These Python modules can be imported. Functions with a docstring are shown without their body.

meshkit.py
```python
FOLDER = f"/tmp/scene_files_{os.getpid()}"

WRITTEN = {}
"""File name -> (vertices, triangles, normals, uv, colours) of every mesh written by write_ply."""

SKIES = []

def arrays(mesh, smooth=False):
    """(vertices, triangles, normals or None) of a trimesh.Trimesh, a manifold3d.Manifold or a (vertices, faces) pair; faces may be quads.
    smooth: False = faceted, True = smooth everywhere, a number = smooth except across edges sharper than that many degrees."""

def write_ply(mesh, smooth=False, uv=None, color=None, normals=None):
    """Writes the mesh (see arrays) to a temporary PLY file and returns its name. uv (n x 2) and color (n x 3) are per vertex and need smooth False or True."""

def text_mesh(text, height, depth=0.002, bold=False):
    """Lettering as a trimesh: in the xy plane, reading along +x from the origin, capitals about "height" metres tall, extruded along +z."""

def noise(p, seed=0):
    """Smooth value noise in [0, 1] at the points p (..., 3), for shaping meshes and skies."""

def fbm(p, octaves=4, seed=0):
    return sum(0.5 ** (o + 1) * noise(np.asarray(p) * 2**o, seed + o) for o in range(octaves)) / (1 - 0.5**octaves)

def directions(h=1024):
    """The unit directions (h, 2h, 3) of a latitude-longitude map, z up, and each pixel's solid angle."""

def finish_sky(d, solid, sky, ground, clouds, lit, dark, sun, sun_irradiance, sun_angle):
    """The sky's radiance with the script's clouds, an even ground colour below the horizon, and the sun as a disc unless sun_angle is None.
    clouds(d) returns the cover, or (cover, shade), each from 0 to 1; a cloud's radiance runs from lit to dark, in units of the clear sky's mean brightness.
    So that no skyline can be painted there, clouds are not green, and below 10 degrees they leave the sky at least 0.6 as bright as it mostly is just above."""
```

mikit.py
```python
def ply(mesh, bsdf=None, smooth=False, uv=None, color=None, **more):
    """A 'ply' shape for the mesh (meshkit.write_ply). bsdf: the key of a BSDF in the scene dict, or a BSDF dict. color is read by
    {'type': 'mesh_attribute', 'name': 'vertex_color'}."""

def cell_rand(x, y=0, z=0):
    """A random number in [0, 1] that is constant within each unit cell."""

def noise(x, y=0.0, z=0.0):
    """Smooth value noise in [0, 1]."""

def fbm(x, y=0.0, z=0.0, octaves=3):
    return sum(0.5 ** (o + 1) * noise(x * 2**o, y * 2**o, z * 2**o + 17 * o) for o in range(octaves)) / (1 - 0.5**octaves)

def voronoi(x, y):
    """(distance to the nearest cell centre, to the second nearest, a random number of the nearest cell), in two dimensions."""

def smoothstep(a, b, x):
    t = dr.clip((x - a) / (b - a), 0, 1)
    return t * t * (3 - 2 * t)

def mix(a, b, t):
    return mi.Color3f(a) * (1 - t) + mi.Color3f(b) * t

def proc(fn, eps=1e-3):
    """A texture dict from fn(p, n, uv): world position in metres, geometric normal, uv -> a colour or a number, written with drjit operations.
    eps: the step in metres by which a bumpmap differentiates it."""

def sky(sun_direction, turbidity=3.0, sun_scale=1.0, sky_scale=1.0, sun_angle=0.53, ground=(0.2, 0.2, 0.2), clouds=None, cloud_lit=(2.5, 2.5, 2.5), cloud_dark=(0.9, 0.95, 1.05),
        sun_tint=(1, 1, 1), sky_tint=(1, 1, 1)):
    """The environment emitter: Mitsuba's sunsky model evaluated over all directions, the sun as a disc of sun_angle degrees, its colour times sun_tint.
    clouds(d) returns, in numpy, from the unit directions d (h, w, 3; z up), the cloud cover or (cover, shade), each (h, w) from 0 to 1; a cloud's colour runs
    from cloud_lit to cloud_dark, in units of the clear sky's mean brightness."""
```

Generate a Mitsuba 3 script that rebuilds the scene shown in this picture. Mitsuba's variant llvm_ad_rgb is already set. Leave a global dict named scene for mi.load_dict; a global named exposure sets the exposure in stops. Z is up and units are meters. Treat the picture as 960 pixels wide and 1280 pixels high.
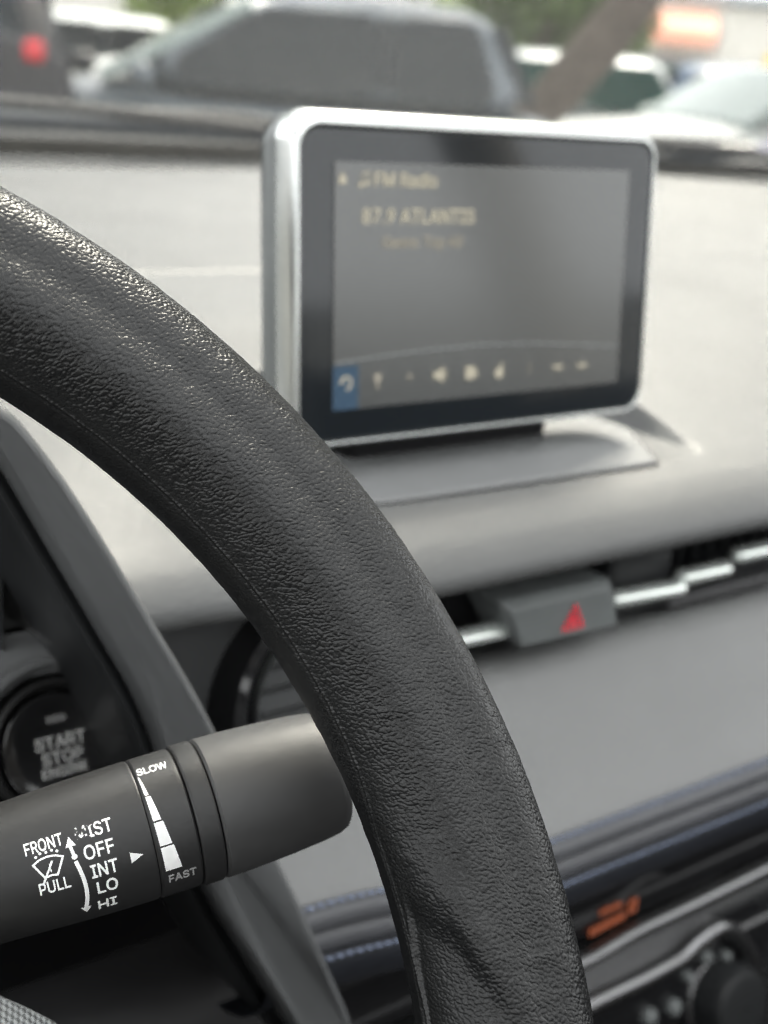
import math
import numpy as np, trimesh, mitsuba as mi, drjit as dr
from scipy.spatial import cKDTree
from shapely.geometry import Polygon, Point, box as sbox
import mikit, meshkit
from mikit import proc, fbm, noise, smoothstep, mix

T4 = mi.ScalarTransform4f
scene, labels = {}, {}

# ------------------------------------------------------------------ camera, sky, exposure
EYE = np.array([-0.343, 0.0, 1.15])
FWD = np.array([0.57226835, 0.75331094, -0.32408573])
UPV = np.array([0.12960097, 0.3071505, 0.94279486])
scene['camera'] = dict(type='thinlens', fov=2 * math.degrees(math.atan(480 / 1600)), fov_axis='x', near_clip=0.02, far_clip=400.0,
                       aperture_radius=0.00175, focus_distance=0.262,
                       to_world=T4().look_at(origin=EYE.tolist(), target=(EYE + FWD).tolist(), up=UPV.tolist()))
scene['daylight'] = mikit.sky((0.50, 0.40, 0.82), turbidity=3, sun_scale=0.36, sun_angle=18, sun_tint=(.86, .98, 1.10), clouds=lambda d: 1.0,
                              cloud_lit=(2.2, 2.25, 2.25), cloud_dark=(1.2, 1.25, 1.3))
exposure = 3.72

# ------------------------------------------------------------------ materials
def rgb(*c): return {'type': 'rgb', 'value': [float(x) for x in (c if len(c) == 3 else c * 3)]}

def mat(name, color, rough=0.5, metallic=0.0, spec=0.5, bump=None, bscale=1.0, **kw):
    b = dict(type='principled', base_color=color if isinstance(color, dict) else rgb(*color), roughness=rough if isinstance(rough, dict) else float(rough),
             metallic=float(metallic), specular=float(spec), **kw)
    if bump is not None:
        b = dict(type='bumpmap', arbitrary=bump, scale=float(bscale), bsdf=b)
    scene[name] = dict(type='twosided', bsdf=b)
    return name

def mottled(c, amt, s):
    c = np.array(c, float)
    return proc(lambda p, n, uv: mix((c * (1 - amt)).tolist(), (c * (1 + amt)).tolist(), fbm(p.x * s, p.y * s, p.z * s, 4)))

def grain_fn(s, aniso=(1, 1, 1)):
    return lambda p, n, uv: fbm(p.x * s * aniso[0], p.y * s * aniso[1], p.z * s * aniso[2], 2)

mat('m_rim', proc(lambda p, n, uv: mix([.0035, .0038, .0042], [.008, .0082, .0085], fbm(p.x * 90, p.y * 90, p.z * 90, 4))),
    proc(lambda p, n, uv: 0.26 + 0.10 * fbm(p.x * 300, p.y * 300, p.z * 300, 3) + 0.10 * fbm(p.x * 45, p.y * 45, p.z * 45, 2)), spec=0.40)
mat('m_dash', mottled((.088, .090, .090), .22, 12), 0.52, spec=0.55, bump=proc(grain_fn(700), eps=4e-4), bscale=2.2e-4)
mat('m_strip', mottled((.085, .088, .09), .12, 25), 0.46, spec=0.5,
    bump=proc(lambda p, n, uv: fbm(p.x * 1500 + p.z * 700 + 3 * noise(p.x * 80, p.z * 80), p.z * 160 - p.x * 60, p.y * 300, 2), eps=2e-4), bscale=2.5e-4)
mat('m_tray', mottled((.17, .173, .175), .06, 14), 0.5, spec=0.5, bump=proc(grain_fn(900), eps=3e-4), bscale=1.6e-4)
mat('m_panel', mottled((.19, .192, .191), .10, 14), 0.5, spec=0.5, bump=proc(grain_fn(900), eps=3e-4), bscale=1.6e-4)
mat('m_leather', mottled((.020, .022, .028), .2, 30), 0.55, spec=0.35, bump=proc(grain_fn(900), eps=3e-4), bscale=2e-4)
mat('m_piping', mottled((.09, .092, .10), .12, 30), 0.4, spec=0.5, bump=proc(grain_fn(900), eps=3e-4), bscale=2e-4)
mat('m_thread', (.20, .235, .33), 0.8)
mat('m_black', mottled((.016, .017, .018), .2, 40), 0.42, bump=proc(grain_fn(1500), eps=2e-4), bscale=8e-5)
mat('m_stalk', mottled((.015, .015, .0153), .18, 60), proc(lambda p, n, uv: 0.42 + 0.10 * fbm(p.x * 220, p.y * 220, p.z * 220, 3)), spec=0.5,
    bump=proc(grain_fn(2600), eps=1.2e-4), bscale=2.2e-5)
mat('m_cap_lit', mottled((.040, .040, .0405), .22, 60), proc(lambda p, n, uv: 0.46 + 0.12 * fbm(p.x * 220, p.y * 220, p.z * 220, 3)), spec=0.6,  # same plastic as the stalk, base lightened to stand in for light on it
    bump=proc(grain_fn(2600), eps=1.2e-4), bscale=2.2e-5)
mat('m_void', (.006, .006, .007), 0.6, spec=0.2)
mat('m_gloss', (.012, .012, .013), 0.07, spec=0.5, clearcoat=0.6, clearcoat_gloss=0.95)
mat('m_satin', mottled((.72, .74, .73), .05, 60), 0.24, metallic=1.0)
mat('m_chrome', (.92, .95, .93), 0.16, metallic=1.0)
mat('m_bright', (.90, .94, .91), 0.30, metallic=0.7)
mat('m_plastic', mottled((.15, .154, .157), .15, 40), 0.42, bump=proc(grain_fn(1500), eps=2e-4), bscale=8e-5)
mat('m_silver', mottled((.24, .24, .245), .06, 60), 0.34, metallic=1.0)
mat('m_housing', mottled((.13, .14, .14), .1, 50), 0.45)
mat('m_print', mottled((.80, .80, .79), .12, 700), 0.5)
mat('m_printdim', mottled((.30, .30, .30), .2, 700), 0.5)
mat('m_red', (.75, .05, .07), 0.4)
mat('m_glassblack', (.012, .015, .018), 0.08, spec=0.5)
mat('m_lcd', (.078, .081, .080), 0.16, spec=0.7, clearcoat=0.3, clearcoat_gloss=0.6)
mat('m_blue', (.025, .045, .07), 0.35)
mat('m_rule', (.20, .21, .21), 0.4)
mat('m_weave', proc(lambda p, n, uv: mix([.05, .052, .052], [.30, .31, .31], smoothstep(-.4, .5, dr.sin(p.x * 4200) * dr.sin((p.y * .58 + p.z * .81) * 3600)))), 0.35)
mat('m_headliner', mottled((.50, .46, .41), .06, 12), 0.9, spec=0.1)
mat('m_seat', mottled((.035, .035, .038), .15, 20), 0.75, spec=0.3)
mat('m_trim', mottled((.05, .05, .052), .1, 20), 0.6)
mat('m_frit', (.012, .014, .014), 0.3)
mat('m_cowl', mottled((.026, .028, .030), .2, 15), 0.7, spec=0.25)
mat('m_bonnet', (.03, .035, .042), 0.2, spec=0.6, clearcoat=1.0, clearcoat_gloss=0.98)
mat('m_rubber', (.018, .018, .018), 0.6)
scene['m_pane'] = dict(type='thindielectric', int_ior=1.27, ext_ior=1.0)
mat('m_asphalt', mottled((.15, .148, .142), .25, 1.7), 0.9, spec=0.2)
mat('m_line', mottled((.62, .62, .6), .15, 6), 0.8)
mat('m_kerb', mottled((.36, .35, .33), .15, 3), 0.9)
mat('m_soil', mottled((.10, .085, .06), .3, 3), 0.95)
mat('m_bark', mottled((.10, .082, .068), .45, 14), 0.9, spec=0.2)
mat('m_tyre', (.02, .02, .02), 0.8)
mat('m_rimalloy', (.55, .56, .57), 0.3, metallic=1.0)
mat('m_carglass', (.008, .013, .017), 0.08, spec=0.24)
mat('m_carglass_green', (.006, .05, .042), 0.12, spec=0.14)
mat('m_glass_skylit', (.26, .31, .29), 0.15, spec=0.4)  # pale base colour stands in for sky reflected in parked windscreens
mat('m_lens', (.80, .82, .82), 0.12, spec=0.7)
mat('m_amber', (.85, .30, .06), 0.2)
mat('m_tail', (.50, .02, .03), 0.15)
mat('m_plate', (.7, .7, .66), 0.5)
mat('m_wallpaint', mottled((.62, .60, .55), .08, 1.2), 0.9)
mat('m_awning', mottled((.80, .38, .26), .12, 3), 0.8)
mat('m_shutter', mottled((.30, .33, .35), .1, 5), 0.6)
mat('m_board', mottled((.75, .60, .12), .1, 5), 0.6)
for nm, c in dict(grey=(.13, .148, .165), white=(.62, .63, .61), white2=(.55, .57, .55), dark=(.03, .03, .034), purple=(.13, .10, .18), silver=(.45, .47, .47), blue=(.06, .10, .16)).items():
    mat('m_paint_' + nm, c, 0.32, spec=0.25, clearcoat=0.15, clearcoat_gloss=0.9)
for i, c in enumerate([(.05, .09, .025), (.09, .14, .035), (.03, .06, .02), (.16, .22, .05)]):
    scene[f'm_leaf{i}'] = dict(type='twosided', bsdf=dict(type='principled', base_color=mottled(c, .4, 2.2), roughness=0.6, specular=0.3))

# ------------------------------------------------------------------ mesh helpers
def A(*v): return np.array(v, float)
def unit(v): v = np.asarray(v, float); return v / np.linalg.norm(v)

def add(key, mesh, m, smooth=False, **kw):
    base, n = key, 0
    while key in scene:
        n += 1
        key = f'{base}_{n:03d}'
    scene[key] = mikit.ply(mesh, m, smooth=smooth, **kw)
    return key

def tag(key, label=None, category=None, group=None, kind=None):
    d = labels.setdefault(key, {})
    for k, v in dict(label=label, category=category, group=group, kind=kind).items():
        if v: d[k] = v

_taken = set()
def thing(name, label, category, group=None):
    key, n = name, 0
    while key in _taken:
        n += 1
        key = f'{name}_{n:03d}'
    _taken.add(key)
    tag(key, label, category, group)
    return key

def tm(v, f):
    f = np.asarray(f, int)
    if f.shape[1] == 4: f = np.vstack([f[:, [0, 1, 2]], f[:, [0, 2, 3]]])
    return trimesh.Trimesh(np.asarray(v, float), f, process=False)

def cat(*ms): return trimesh.util.concatenate([m for m in ms])

def grid(P, wrap_u=False, wrap_v=False):
    P = np.asarray(P, float); nu, nv = P.shape[:2]
    i = np.arange(nu if wrap_u else nu - 1); j = np.arange(nv if wrap_v else nv - 1)
    I, J = np.meshgrid(i, j, indexing='ij'); I2, J2 = (I + 1) % nu, (J + 1) % nv
    f = np.stack([I * nv + J, I2 * nv + J, I2 * nv + J2, I * nv + J2], -1).reshape(-1, 4)
    return tm(P.reshape(-1, 3), f)

def loft(rings, caps=True):
    """closed rings (n, k, 3) -> tube with flat fan caps"""
    P = np.asarray(rings, float); n, k = P.shape[:2]
    m = grid(P, wrap_v=True)
    if not caps: return m
    v = np.vstack([m.vertices, P[0].mean(0), P[-1].mean(0)]); a, b = len(v) - 2, len(v) - 1
    j = np.arange(k); j2 = (j + 1) % k
    f = np.vstack([m.faces, np.stack([j * 0 + a, j, j2], 1), np.stack([j * 0 + b, (n - 1) * k + j2, (n - 1) * k + j], 1)])
    return tm(v, f)

def frames(path):
    path = np.asarray(path, float); t = np.gradient(path, axis=0); t /= np.linalg.norm(t, axis=1, keepdims=True)
    u = np.cross(t[0], [0, 0, 1.0] if abs(t[0][2]) < .9 else [1.0, 0, 0]); u /= np.linalg.norm(u)
    U = []
    for d in t:
        u = u - d * (u @ d); u /= np.linalg.norm(u); U.append(u)
    U = np.array(U); return t, U, np.cross(t, U)

def tube(path, r, k=16, caps=True):
    t, U, V = frames(path); r = np.broadcast_to(r, len(path)); a = np.arange(k) * 2 * np.pi / k
    P = np.asarray(path)[:, None] + r[:, None, None] * (np.cos(a)[None, :, None] * U[:, None] + np.sin(a)[None, :, None] * V[:, None])
    return loft(P, caps)

def catmull(pts, n=8):
    p = np.asarray(pts, float); p = np.vstack([2 * p[0] - p[1], p, 2 * p[-1] - p[-2]]); out = []
    for i in range(1, len(p) - 2):
        for t in np.arange(n) / n:
            out.append(.5 * (2 * p[i] + (p[i + 1] - p[i - 1]) * t + (2 * p[i - 1] - 5 * p[i] + 4 * p[i + 1] - p[i + 2]) * t**2 + (3 * p[i] - p[i - 1] - 3 * p[i + 1] + p[i + 2]) * t**3))
    out.append(p[-2]); return np.array(out)

def lathe(prof, o, axis, ref=(0, 0, 1), k=64, caps=False):
    """prof: (radius, height along axis)"""
    ax = unit(axis); u = np.cross(ref, ax); u = unit(u); v = np.cross(ax, u); a = np.arange(k) * 2 * np.pi / k
    P = np.array([np.asarray(o) + ax * h + r * (np.cos(a)[:, None] * u + np.sin(a)[:, None] * v) for r, h in prof])
    return loft(P, caps)

def rbox(c, s, r=.003, axes=None, seg=3):
    """box with rounded edges: centre, full sizes, radius, 3 axis rows"""
    s = np.asarray(s, float); r = min(r, s.min() / 2 * .98); m = trimesh.creation.icosphere(subdivisions=seg - 1 if seg < 4 else 3, radius=1.0)
    v = m.vertices * r + np.sign(np.where(np.abs(m.vertices) < 1e-6, 0, m.vertices)) * 0
    pts = np.vstack([v + np.array([a, b, d]) * (s / 2 - r) for a in (-1, 1) for b in (-1, 1) for d in (-1, 1)])
    h = trimesh.convex.convex_hull(pts)
    X = np.eye(3) if axes is None else np.asarray(axes)
    return trimesh.Trimesh(h.vertices @ X + np.asarray(c), h.faces, process=False)

def place(mesh, o, u, v, n):
    return trimesh.Trimesh(np.asarray(o) + mesh.vertices @ np.array([u, v, n]), mesh.faces, process=False)

def slab(poly2, depth, chamfer, fn):
    """prism of a 2-D outline (CCW) with a chamfered front edge; fn maps (a, b, d) rows, d=0 front .. depth back, to points"""
    P = Polygon(poly2) if not isinstance(poly2, Polygon) else poly2
    def outline(g, n):
        c = np.array(g.exterior.coords)[:-1]; return c
    o = np.array(P.exterior.coords)[:-1]
    if Polygon(o).exterior.is_ccw is False: o = o[::-1]
    e1 = np.roll(o, -1, 0) - o; e1 /= np.linalg.norm(e1, axis=1, keepdims=True); e0 = np.roll(e1, 1, 0)
    n1 = np.stack([-e1[:, 1], e1[:, 0]], 1); n0 = np.roll(n1, 1, 0); b = n0 + n1; b /= np.maximum((b * n1).sum(1, keepdims=True), .35)
    rings = []
    for w, d in ((1, 0), (.62, .12), (.3, .4), (.08, .75), (0, 1.15)):
        rings.append(np.c_[o + b * chamfer * w, np.full(len(o), chamfer * d)])
    rings.append(np.c_[o, np.full(len(o), depth)])
    cap = trimesh.creation.triangulate_polygon(Polygon(rings[0][:, :2]), engine='earcut')
    side = grid(np.array(rings)[::-1], wrap_v=True)
    front = tm(np.c_[cap[0], np.zeros(len(cap[0]))], np.asarray(cap[1])[:, ::-1] if True else cap[1])
    return cat(trimesh.Trimesh(fn(side.vertices), side.faces, process=False), trimesh.Trimesh(fn(front.vertices), front.faces, process=False))

def rrect(w, h, r, n=8, c=(0, 0)):
    out = []
    for (sx, sy, a0) in ((1, 1, 0), (-1, 1, 90), (-1, -1, 180), (1, -1, 270)):
        for a in np.radians(a0 + np.arange(n + 1) * 90 / n):
            out.append((c[0] + sx * (w / 2 - r) + r * math.cos(a), c[1] + sy * (h / 2 - r) + r * math.sin(a)))
    return np.array(out)

def flat_text(s, h, o, u, v, n, align='c', bold=False, depth=.0003):
    m = meshkit.text_mesh(s, h, depth, bold); b = m.bounds
    m.vertices[:, 0] -= {'c': (b[0, 0] + b[1, 0]) / 2, 'l': b[0, 0], 'r': b[1, 0]}[align]
    m.vertices[:, 1] -= h / 2
    return place(m, o, u, v, n)

def plate2(poly, o, u, v, n, depth=.0003):
    g = poly if isinstance(poly, Polygon) else Polygon(poly)
    return place(trimesh.creation.extrude_polygon(g, depth, engine='earcut'), o, u, v, n)

X_, Y_, Z_ = A(1, 0, 0), A(0, 1, 0), A(0, 0, 1)

# ------------------------------------------------------------------ ground and car park outside
def build_outside():
    g = np.array([[[x, y, 0.0] for y in np.linspace(-60, 160, 12)] for x in np.linspace(-110, 150, 14)])
    add('ground', grid(g), 'm_asphalt'); tag('ground', 'grey asphalt of the car park', None, None, 'structure')
    c, s = math.cos(math.radians(-34)), math.sin(math.radians(-34)); R = np.array([[c, s, 0], [-s, c, 0], [0, 0, 1]])
    for k in range(8):
        m = trimesh.creation.box((.1, 4.6, .002)); m.vertices += [(k - 3.5) * 2.6, 0, .006]; m.vertices = m.vertices @ R + [5.6, 8.4, 0]
        add('bay_marking', m, 'm_line')
    for k in ['bay_marking'] + [f'bay_marking_{i:03d}' for i in range(1, 8)]:
        tag(k, 'white painted line marking a parking bay on the asphalt', None, 'parking bay lines', 'structure')
build_outside()

def car_mesh(L, H, W, zb, hoodz, belt, xw, xr0, xr1, xb, tailz):
    """side outline pieces of a car, x forward (nose at +L/2)"""
    h = L / 2
    lower = [(-h, .32), (-h + .06, tailz * .75), (-h + .03, tailz), (xb, tailz + .02 if tailz < belt else belt), (xw, hoodz + .02), (h - .55, hoodz - .06), (h - .12, hoodz - .22), (h, .52), (h - .03, .26), (h - .35, zb)]
    lower += [(h - .55, zb)]
    for wx in (h - .82, -h + .78):
        lower += [(wx + .36 * math.cos(a), .33 + .36 * math.sin(a)) for a in np.linspace(-.3, math.pi + .3, 13)]
    lower += [(-h + .3, zb)]
    cabin = [(xb, belt - .04), (xr0, H - .05), (xr0 + .14, H), ((xr0 + xr1) / 2, H + .015), (xr1 - .12, H), (xr1, H - .05), (xw, belt - .04)]
    return lower, cabin

def shaped(poly, W, belt, H, taper, rd=.03):
    P = np.array(Polygon(poly).buffer(-rd).buffer(2 * rd).buffer(-rd).exterior.coords)[:-1]
    c = P.mean(0); rings = []
    for t in (-1, -.985, -.93, -.75, -.4, 0, .4, .75, .93, .985, 1):
        ins = .10 * abs(t) ** 10 + .05 * t * t
        q = c + (P - c) * (1 - ins / np.maximum(np.abs(P - c).max(0), .2))
        y = t * W / 2 * (1 - taper * np.clip((q[:, 1] - belt) / (H - belt), 0, 1))
        rings.append(np.c_[q[:, 0], y, q[:, 1]])
    m = grid(np.array(rings), wrap_v=True)
    faces = [m.faces]; v = m.vertices; k = len(P)
    tv, tri = trimesh.creation.triangulate_polygon(Polygon(P), engine='earcut')
    tri = cKDTree(P).query(np.asarray(tv))[1][np.asarray(tri)]
    return tm(v, np.vstack([m.faces, tri, tri[:, ::-1] + (len(rings) - 1) * k]))

def make_car(loc, yaw, label, cat_, paint, group, L=4.0, H=1.48, W=1.7, hoodz=.98, belt=.93, xw=.95, xr1=.25, xr0=-1.35, xb=-1.85, tailz=.95, glass='m_carglass', amber=False, wglass=None):
    key = thing('parked_car', label, cat_, group)
    lower, cabin = car_mesh(L, H, W, .22, hoodz, belt, xw, xr0, xr1, xb, tailz)
    c, s = math.cos(yaw), math.sin(yaw); R = np.array([[c, s, 0], [-s, c, 0], [0, 0, 1]])
    def put(name, m, mt, smooth=35):
        m = m.copy(); m.vertices = m.vertices @ R + np.array([loc[0], loc[1], 0.0]); return add(f'{key}__{name}', m, mt, smooth)
    tap = .17
    put('body', shaped(lower, W, belt, H, tap), paint); put('cabin', shaped(cabin, W * .97, belt, H, tap, .13), paint)
    def yat(z, e=.0): return W * .97 / 2 * (1 - tap * np.clip((z - belt) / (H - belt), 0, 1)) + e
    zt, zl = H - .10, belt + .03
    def xf(z): return xw + (xr1 - xw) * (z - belt + .04) / (H - belt)
    def xk(z): return xb + (xr0 - xb) * (z - belt + .04) / (H - belt)
    xm = (xf(zt) + xk(zt)) / 2 - .05
    sides = [[(xm + .04, zl), (xf(zl) - .20, zl), (xf(zt) - .10, zt), (xm + .04, zt)], [(xk(zl) + .22, zl), (xm - .04, zl), (xm - .04, zt), (xk(zt) + .16, zt)]]
    for sg in (1, -1):
        for q in sides:
            q = np.array(q); r = np.array(Polygon(q).buffer(-.09).buffer(.09).exterior.coords)[:-1]
            rings = [np.c_[r[:, 0], sg * (yat(r[:, 1]) + e), r[:, 1]] for e in (-.05, .012)]
            put('window', loft(rings), glass)
        put('door_post', rbox((xm, sg * (yat((zt + zl) / 2) + .002), (zt + zl) / 2), (.10, .02, zt - zl - .02), .008, np.array([[1, 0, 0], [0, math.cos(.18), sg * math.sin(.18)], [0, -sg * math.sin(.18), math.cos(.18)]])), glass)
    def cross(xz, e, name, wsc=.86):
        (x0, z0), (x1, z1) = xz; d = unit(A(z1 - z0, 0, -(x1 - x0))) * (1 if x0 > 0 else -1); pts = []
        for x, z in ((x0, z0), (x1, z1)):
            w = yat(z) * wsc; pts.append([A(x, y, z) + d * (e + .03 * (1 - (y / w) ** 2)) for y in np.linspace(-w, w, 9)])
        pts = np.array(pts); back = pts - d * .06
        ring = np.concatenate([pts[0], pts[1][::-1]]); rb = np.concatenate([back[0], back[1][::-1]])
        P = Polygon([(0, 0), (1, 0), (1, 1)])
        put(name, cat(grid(pts), grid(back[::-1]), grid(np.array([ring, rb]), wrap_v=True)), (wglass or glass) if name == 'windscreen' else glass)
    cross(((xf(belt + .04), belt + .04), (xf(H - .09), H - .09)), .03, 'windscreen'); cross(((xk(belt + .06), belt + .06), (xk(H - .10), H - .10)), .03, 'rear_window', .8)
    for wx in (L / 2 - .82, -L / 2 + .78):
        for sg in (1, -1):
            o = A(wx, sg * (W / 2 - .10), .31); ax = A(0, sg, 0)
            w = put('wheel', lathe([(.20, .0), (.27, .06), (.31, .04), (.315, -.04), (.31, -.12), (.2, -.14)], o, ax, k=28), 'm_tyre')
            m = lathe([(.001, .03), (.05, .035), (.06, .01), (.18, .03), (.21, .055), (.215, .0)], o, ax, k=28)
            m.vertices = m.vertices @ R + np.array([loc[0], loc[1], 0.0]); add(f'{w}__alloy_rim', m, 'm_rimalloy', 35)
    for sg in (1, -1):
        put('headlight', rbox((L / 2 - .20, sg * (W / 2 - .26), hoodz - .25), (.34, .34, .16), .07), 'm_lens')
        if amber: put('indicator', rbox((L / 2 - .12, sg * (W / 2 - .17), hoodz - .30), (.2, .14, .1), .04), 'm_amber')
        put('tail_light', rbox((-L / 2 + .12, sg * (W / 2 - .17), tailz - .16), (.14, .09, .10), .03), 'm_tail')
        mm = trimesh.creation.icosphere(subdivisions=2, radius=1.0); mm.vertices = mm.vertices * [.07, .11, .075] + [xf(belt) - .32, sg * (W / 2 + .07), belt + .06]
        put('wing_mirror', mm, paint)
        put('door_handle', rbox((xm - .25, sg * (W / 2 - .025), belt - .12), (.18, .05, .03), .012), paint)
    put('grille', rbox((L / 2 - .05, 0, .55), (.10, .9, .18), .04), 'm_void')
    for e in (1, -1): put('number_plate', rbox((e * (L / 2 + .0), 0, .50 if e > 0 else .7), (.04, .42, .11), .01), 'm_plate')
    return key

CARS = 'cars parked outside the windscreen'
rad = math.radians
make_car((3.75, 7.10), rad(150), 'grey hatchback side on with dark tinted windows, directly behind the display', 'car', 'm_paint_grey', CARS, L=3.7, H=1.54, xw=.95, xr1=-.10, xr0=-1.38, xb=-1.66, belt=.975, hoodz=.98, wglass='m_glass_skylit')
make_car((5.55, 10.15), rad(158), 'white car facing left with an orange indicator, seen behind the grey hatchback', 'car', 'm_paint_white', CARS, L=4.3, H=1.66, hoodz=1.08, belt=1.03, xw=1.15, xr1=.25, amber=True)
make_car((5.1, 13.9), rad(165), 'white car farthest to the left, beyond the car with the orange indicator', 'car', 'm_paint_white2', CARS, L=4.4, H=1.5)
make_car((2.0, 7.83), rad(68), 'dark car tail on with red tail lights, at the left edge of the windscreen', 'car', 'm_paint_dark', CARS, L=4.2, H=1.56, tailz=1.28, belt=1.0)
make_car((8.55, 6.95), rad(168), 'white saloon facing left, right of the leaning tree trunk', 'car', 'm_paint_white', CARS, L=4.5, H=1.44, xw=.95, xr1=.1, xr0=-1.15, xb=-1.6, wglass='m_glass_skylit')
make_car((7.05, 4.0), rad(130), 'dark purple car at the right edge of the windscreen', 'car', 'm_paint_purple', CARS, L=4.0, H=1.40)
make_car((9.4, 10.9), rad(140), 'silver car with green glass, seen between the grey hatchback and the tree trunk', 'car', 'm_paint_silver', CARS, L=4.2, H=1.5, glass='m_carglass_green')
make_car((11.6, 9.0), rad(-40), 'blue car parked behind the white saloon', 'car', 'm_paint_blue', CARS, L=4.2, H=1.5)

rng = np.random.default_rng(7)
def leaves(centers, radii, n, size, seed):
    r = np.random.default_rng(seed); V, F = [], []
    k = r.integers(0, len(centers), n); d = r.normal(size=(n, 3)); d /= np.linalg.norm(d, axis=1, keepdims=True)
    p = np.asarray(centers)[k] + d * (np.asarray(radii)[k] * r.uniform(.35, 1.0, n) ** .6)[:, None] * [1, 1, .8]
    a = r.normal(size=(n, 3)); a /= np.linalg.norm(a, axis=1, keepdims=True); b = np.cross(a, r.normal(size=(n, 3))); b /= np.linalg.norm(b, axis=1, keepdims=True)
    s = (size * r.uniform(.6, 1.3, n))[:, None]
    V = np.stack([p - a * s, p + b * s * .45, p + a * s, p - b * s * .45], 1).reshape(-1, 3)
    return tm(V, np.arange(4 * n).reshape(-1, 4))

def make_tree(base, top, r0, r1, label, leaf, crown_c, crown_r, seed, name='leaning_tree', group=None, n=5000, size=.10, limbs=5):
    key = thing(name, label, 'tree', group); base, top = np.array(base, float), np.array(top, float); r = np.random.default_rng(seed)
    t = np.linspace(0, 1, 14)[:, None]; path = base + (top - base) * t + .05 * np.c_[np.sin(t * 5), np.cos(t * 4), t * 0]
    rr = (r0 + (r1 - r0) * t[:, 0]) * (1 + .12 * np.sin(t[:, 0] * 17)); rr[0] *= 1.5
    add(f'{key}__trunk', tube(path, rr, 14), 'm_bark', 40)
    cs = [np.array(crown_c) + r.normal(size=3) * np.array(crown_r) * .55 for _ in range(14)]
    for i in range(limbs):
        e = cs[i]; a = path[-4 + i % 3]; m = (a + e) / 2 + r.normal(size=3) * .2
        add(f'{key}__limb', tube(catmull([a, m, e], 5), np.linspace(r1 * .6, .02, 11), 8), 'm_bark', 40)
    k = add(f'{key}__crown', leaves(cs, [float(np.mean(crown_r)) * .5] * 14, n, size, seed), leaf); tag(k, kind='stuff')
    return key
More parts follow.
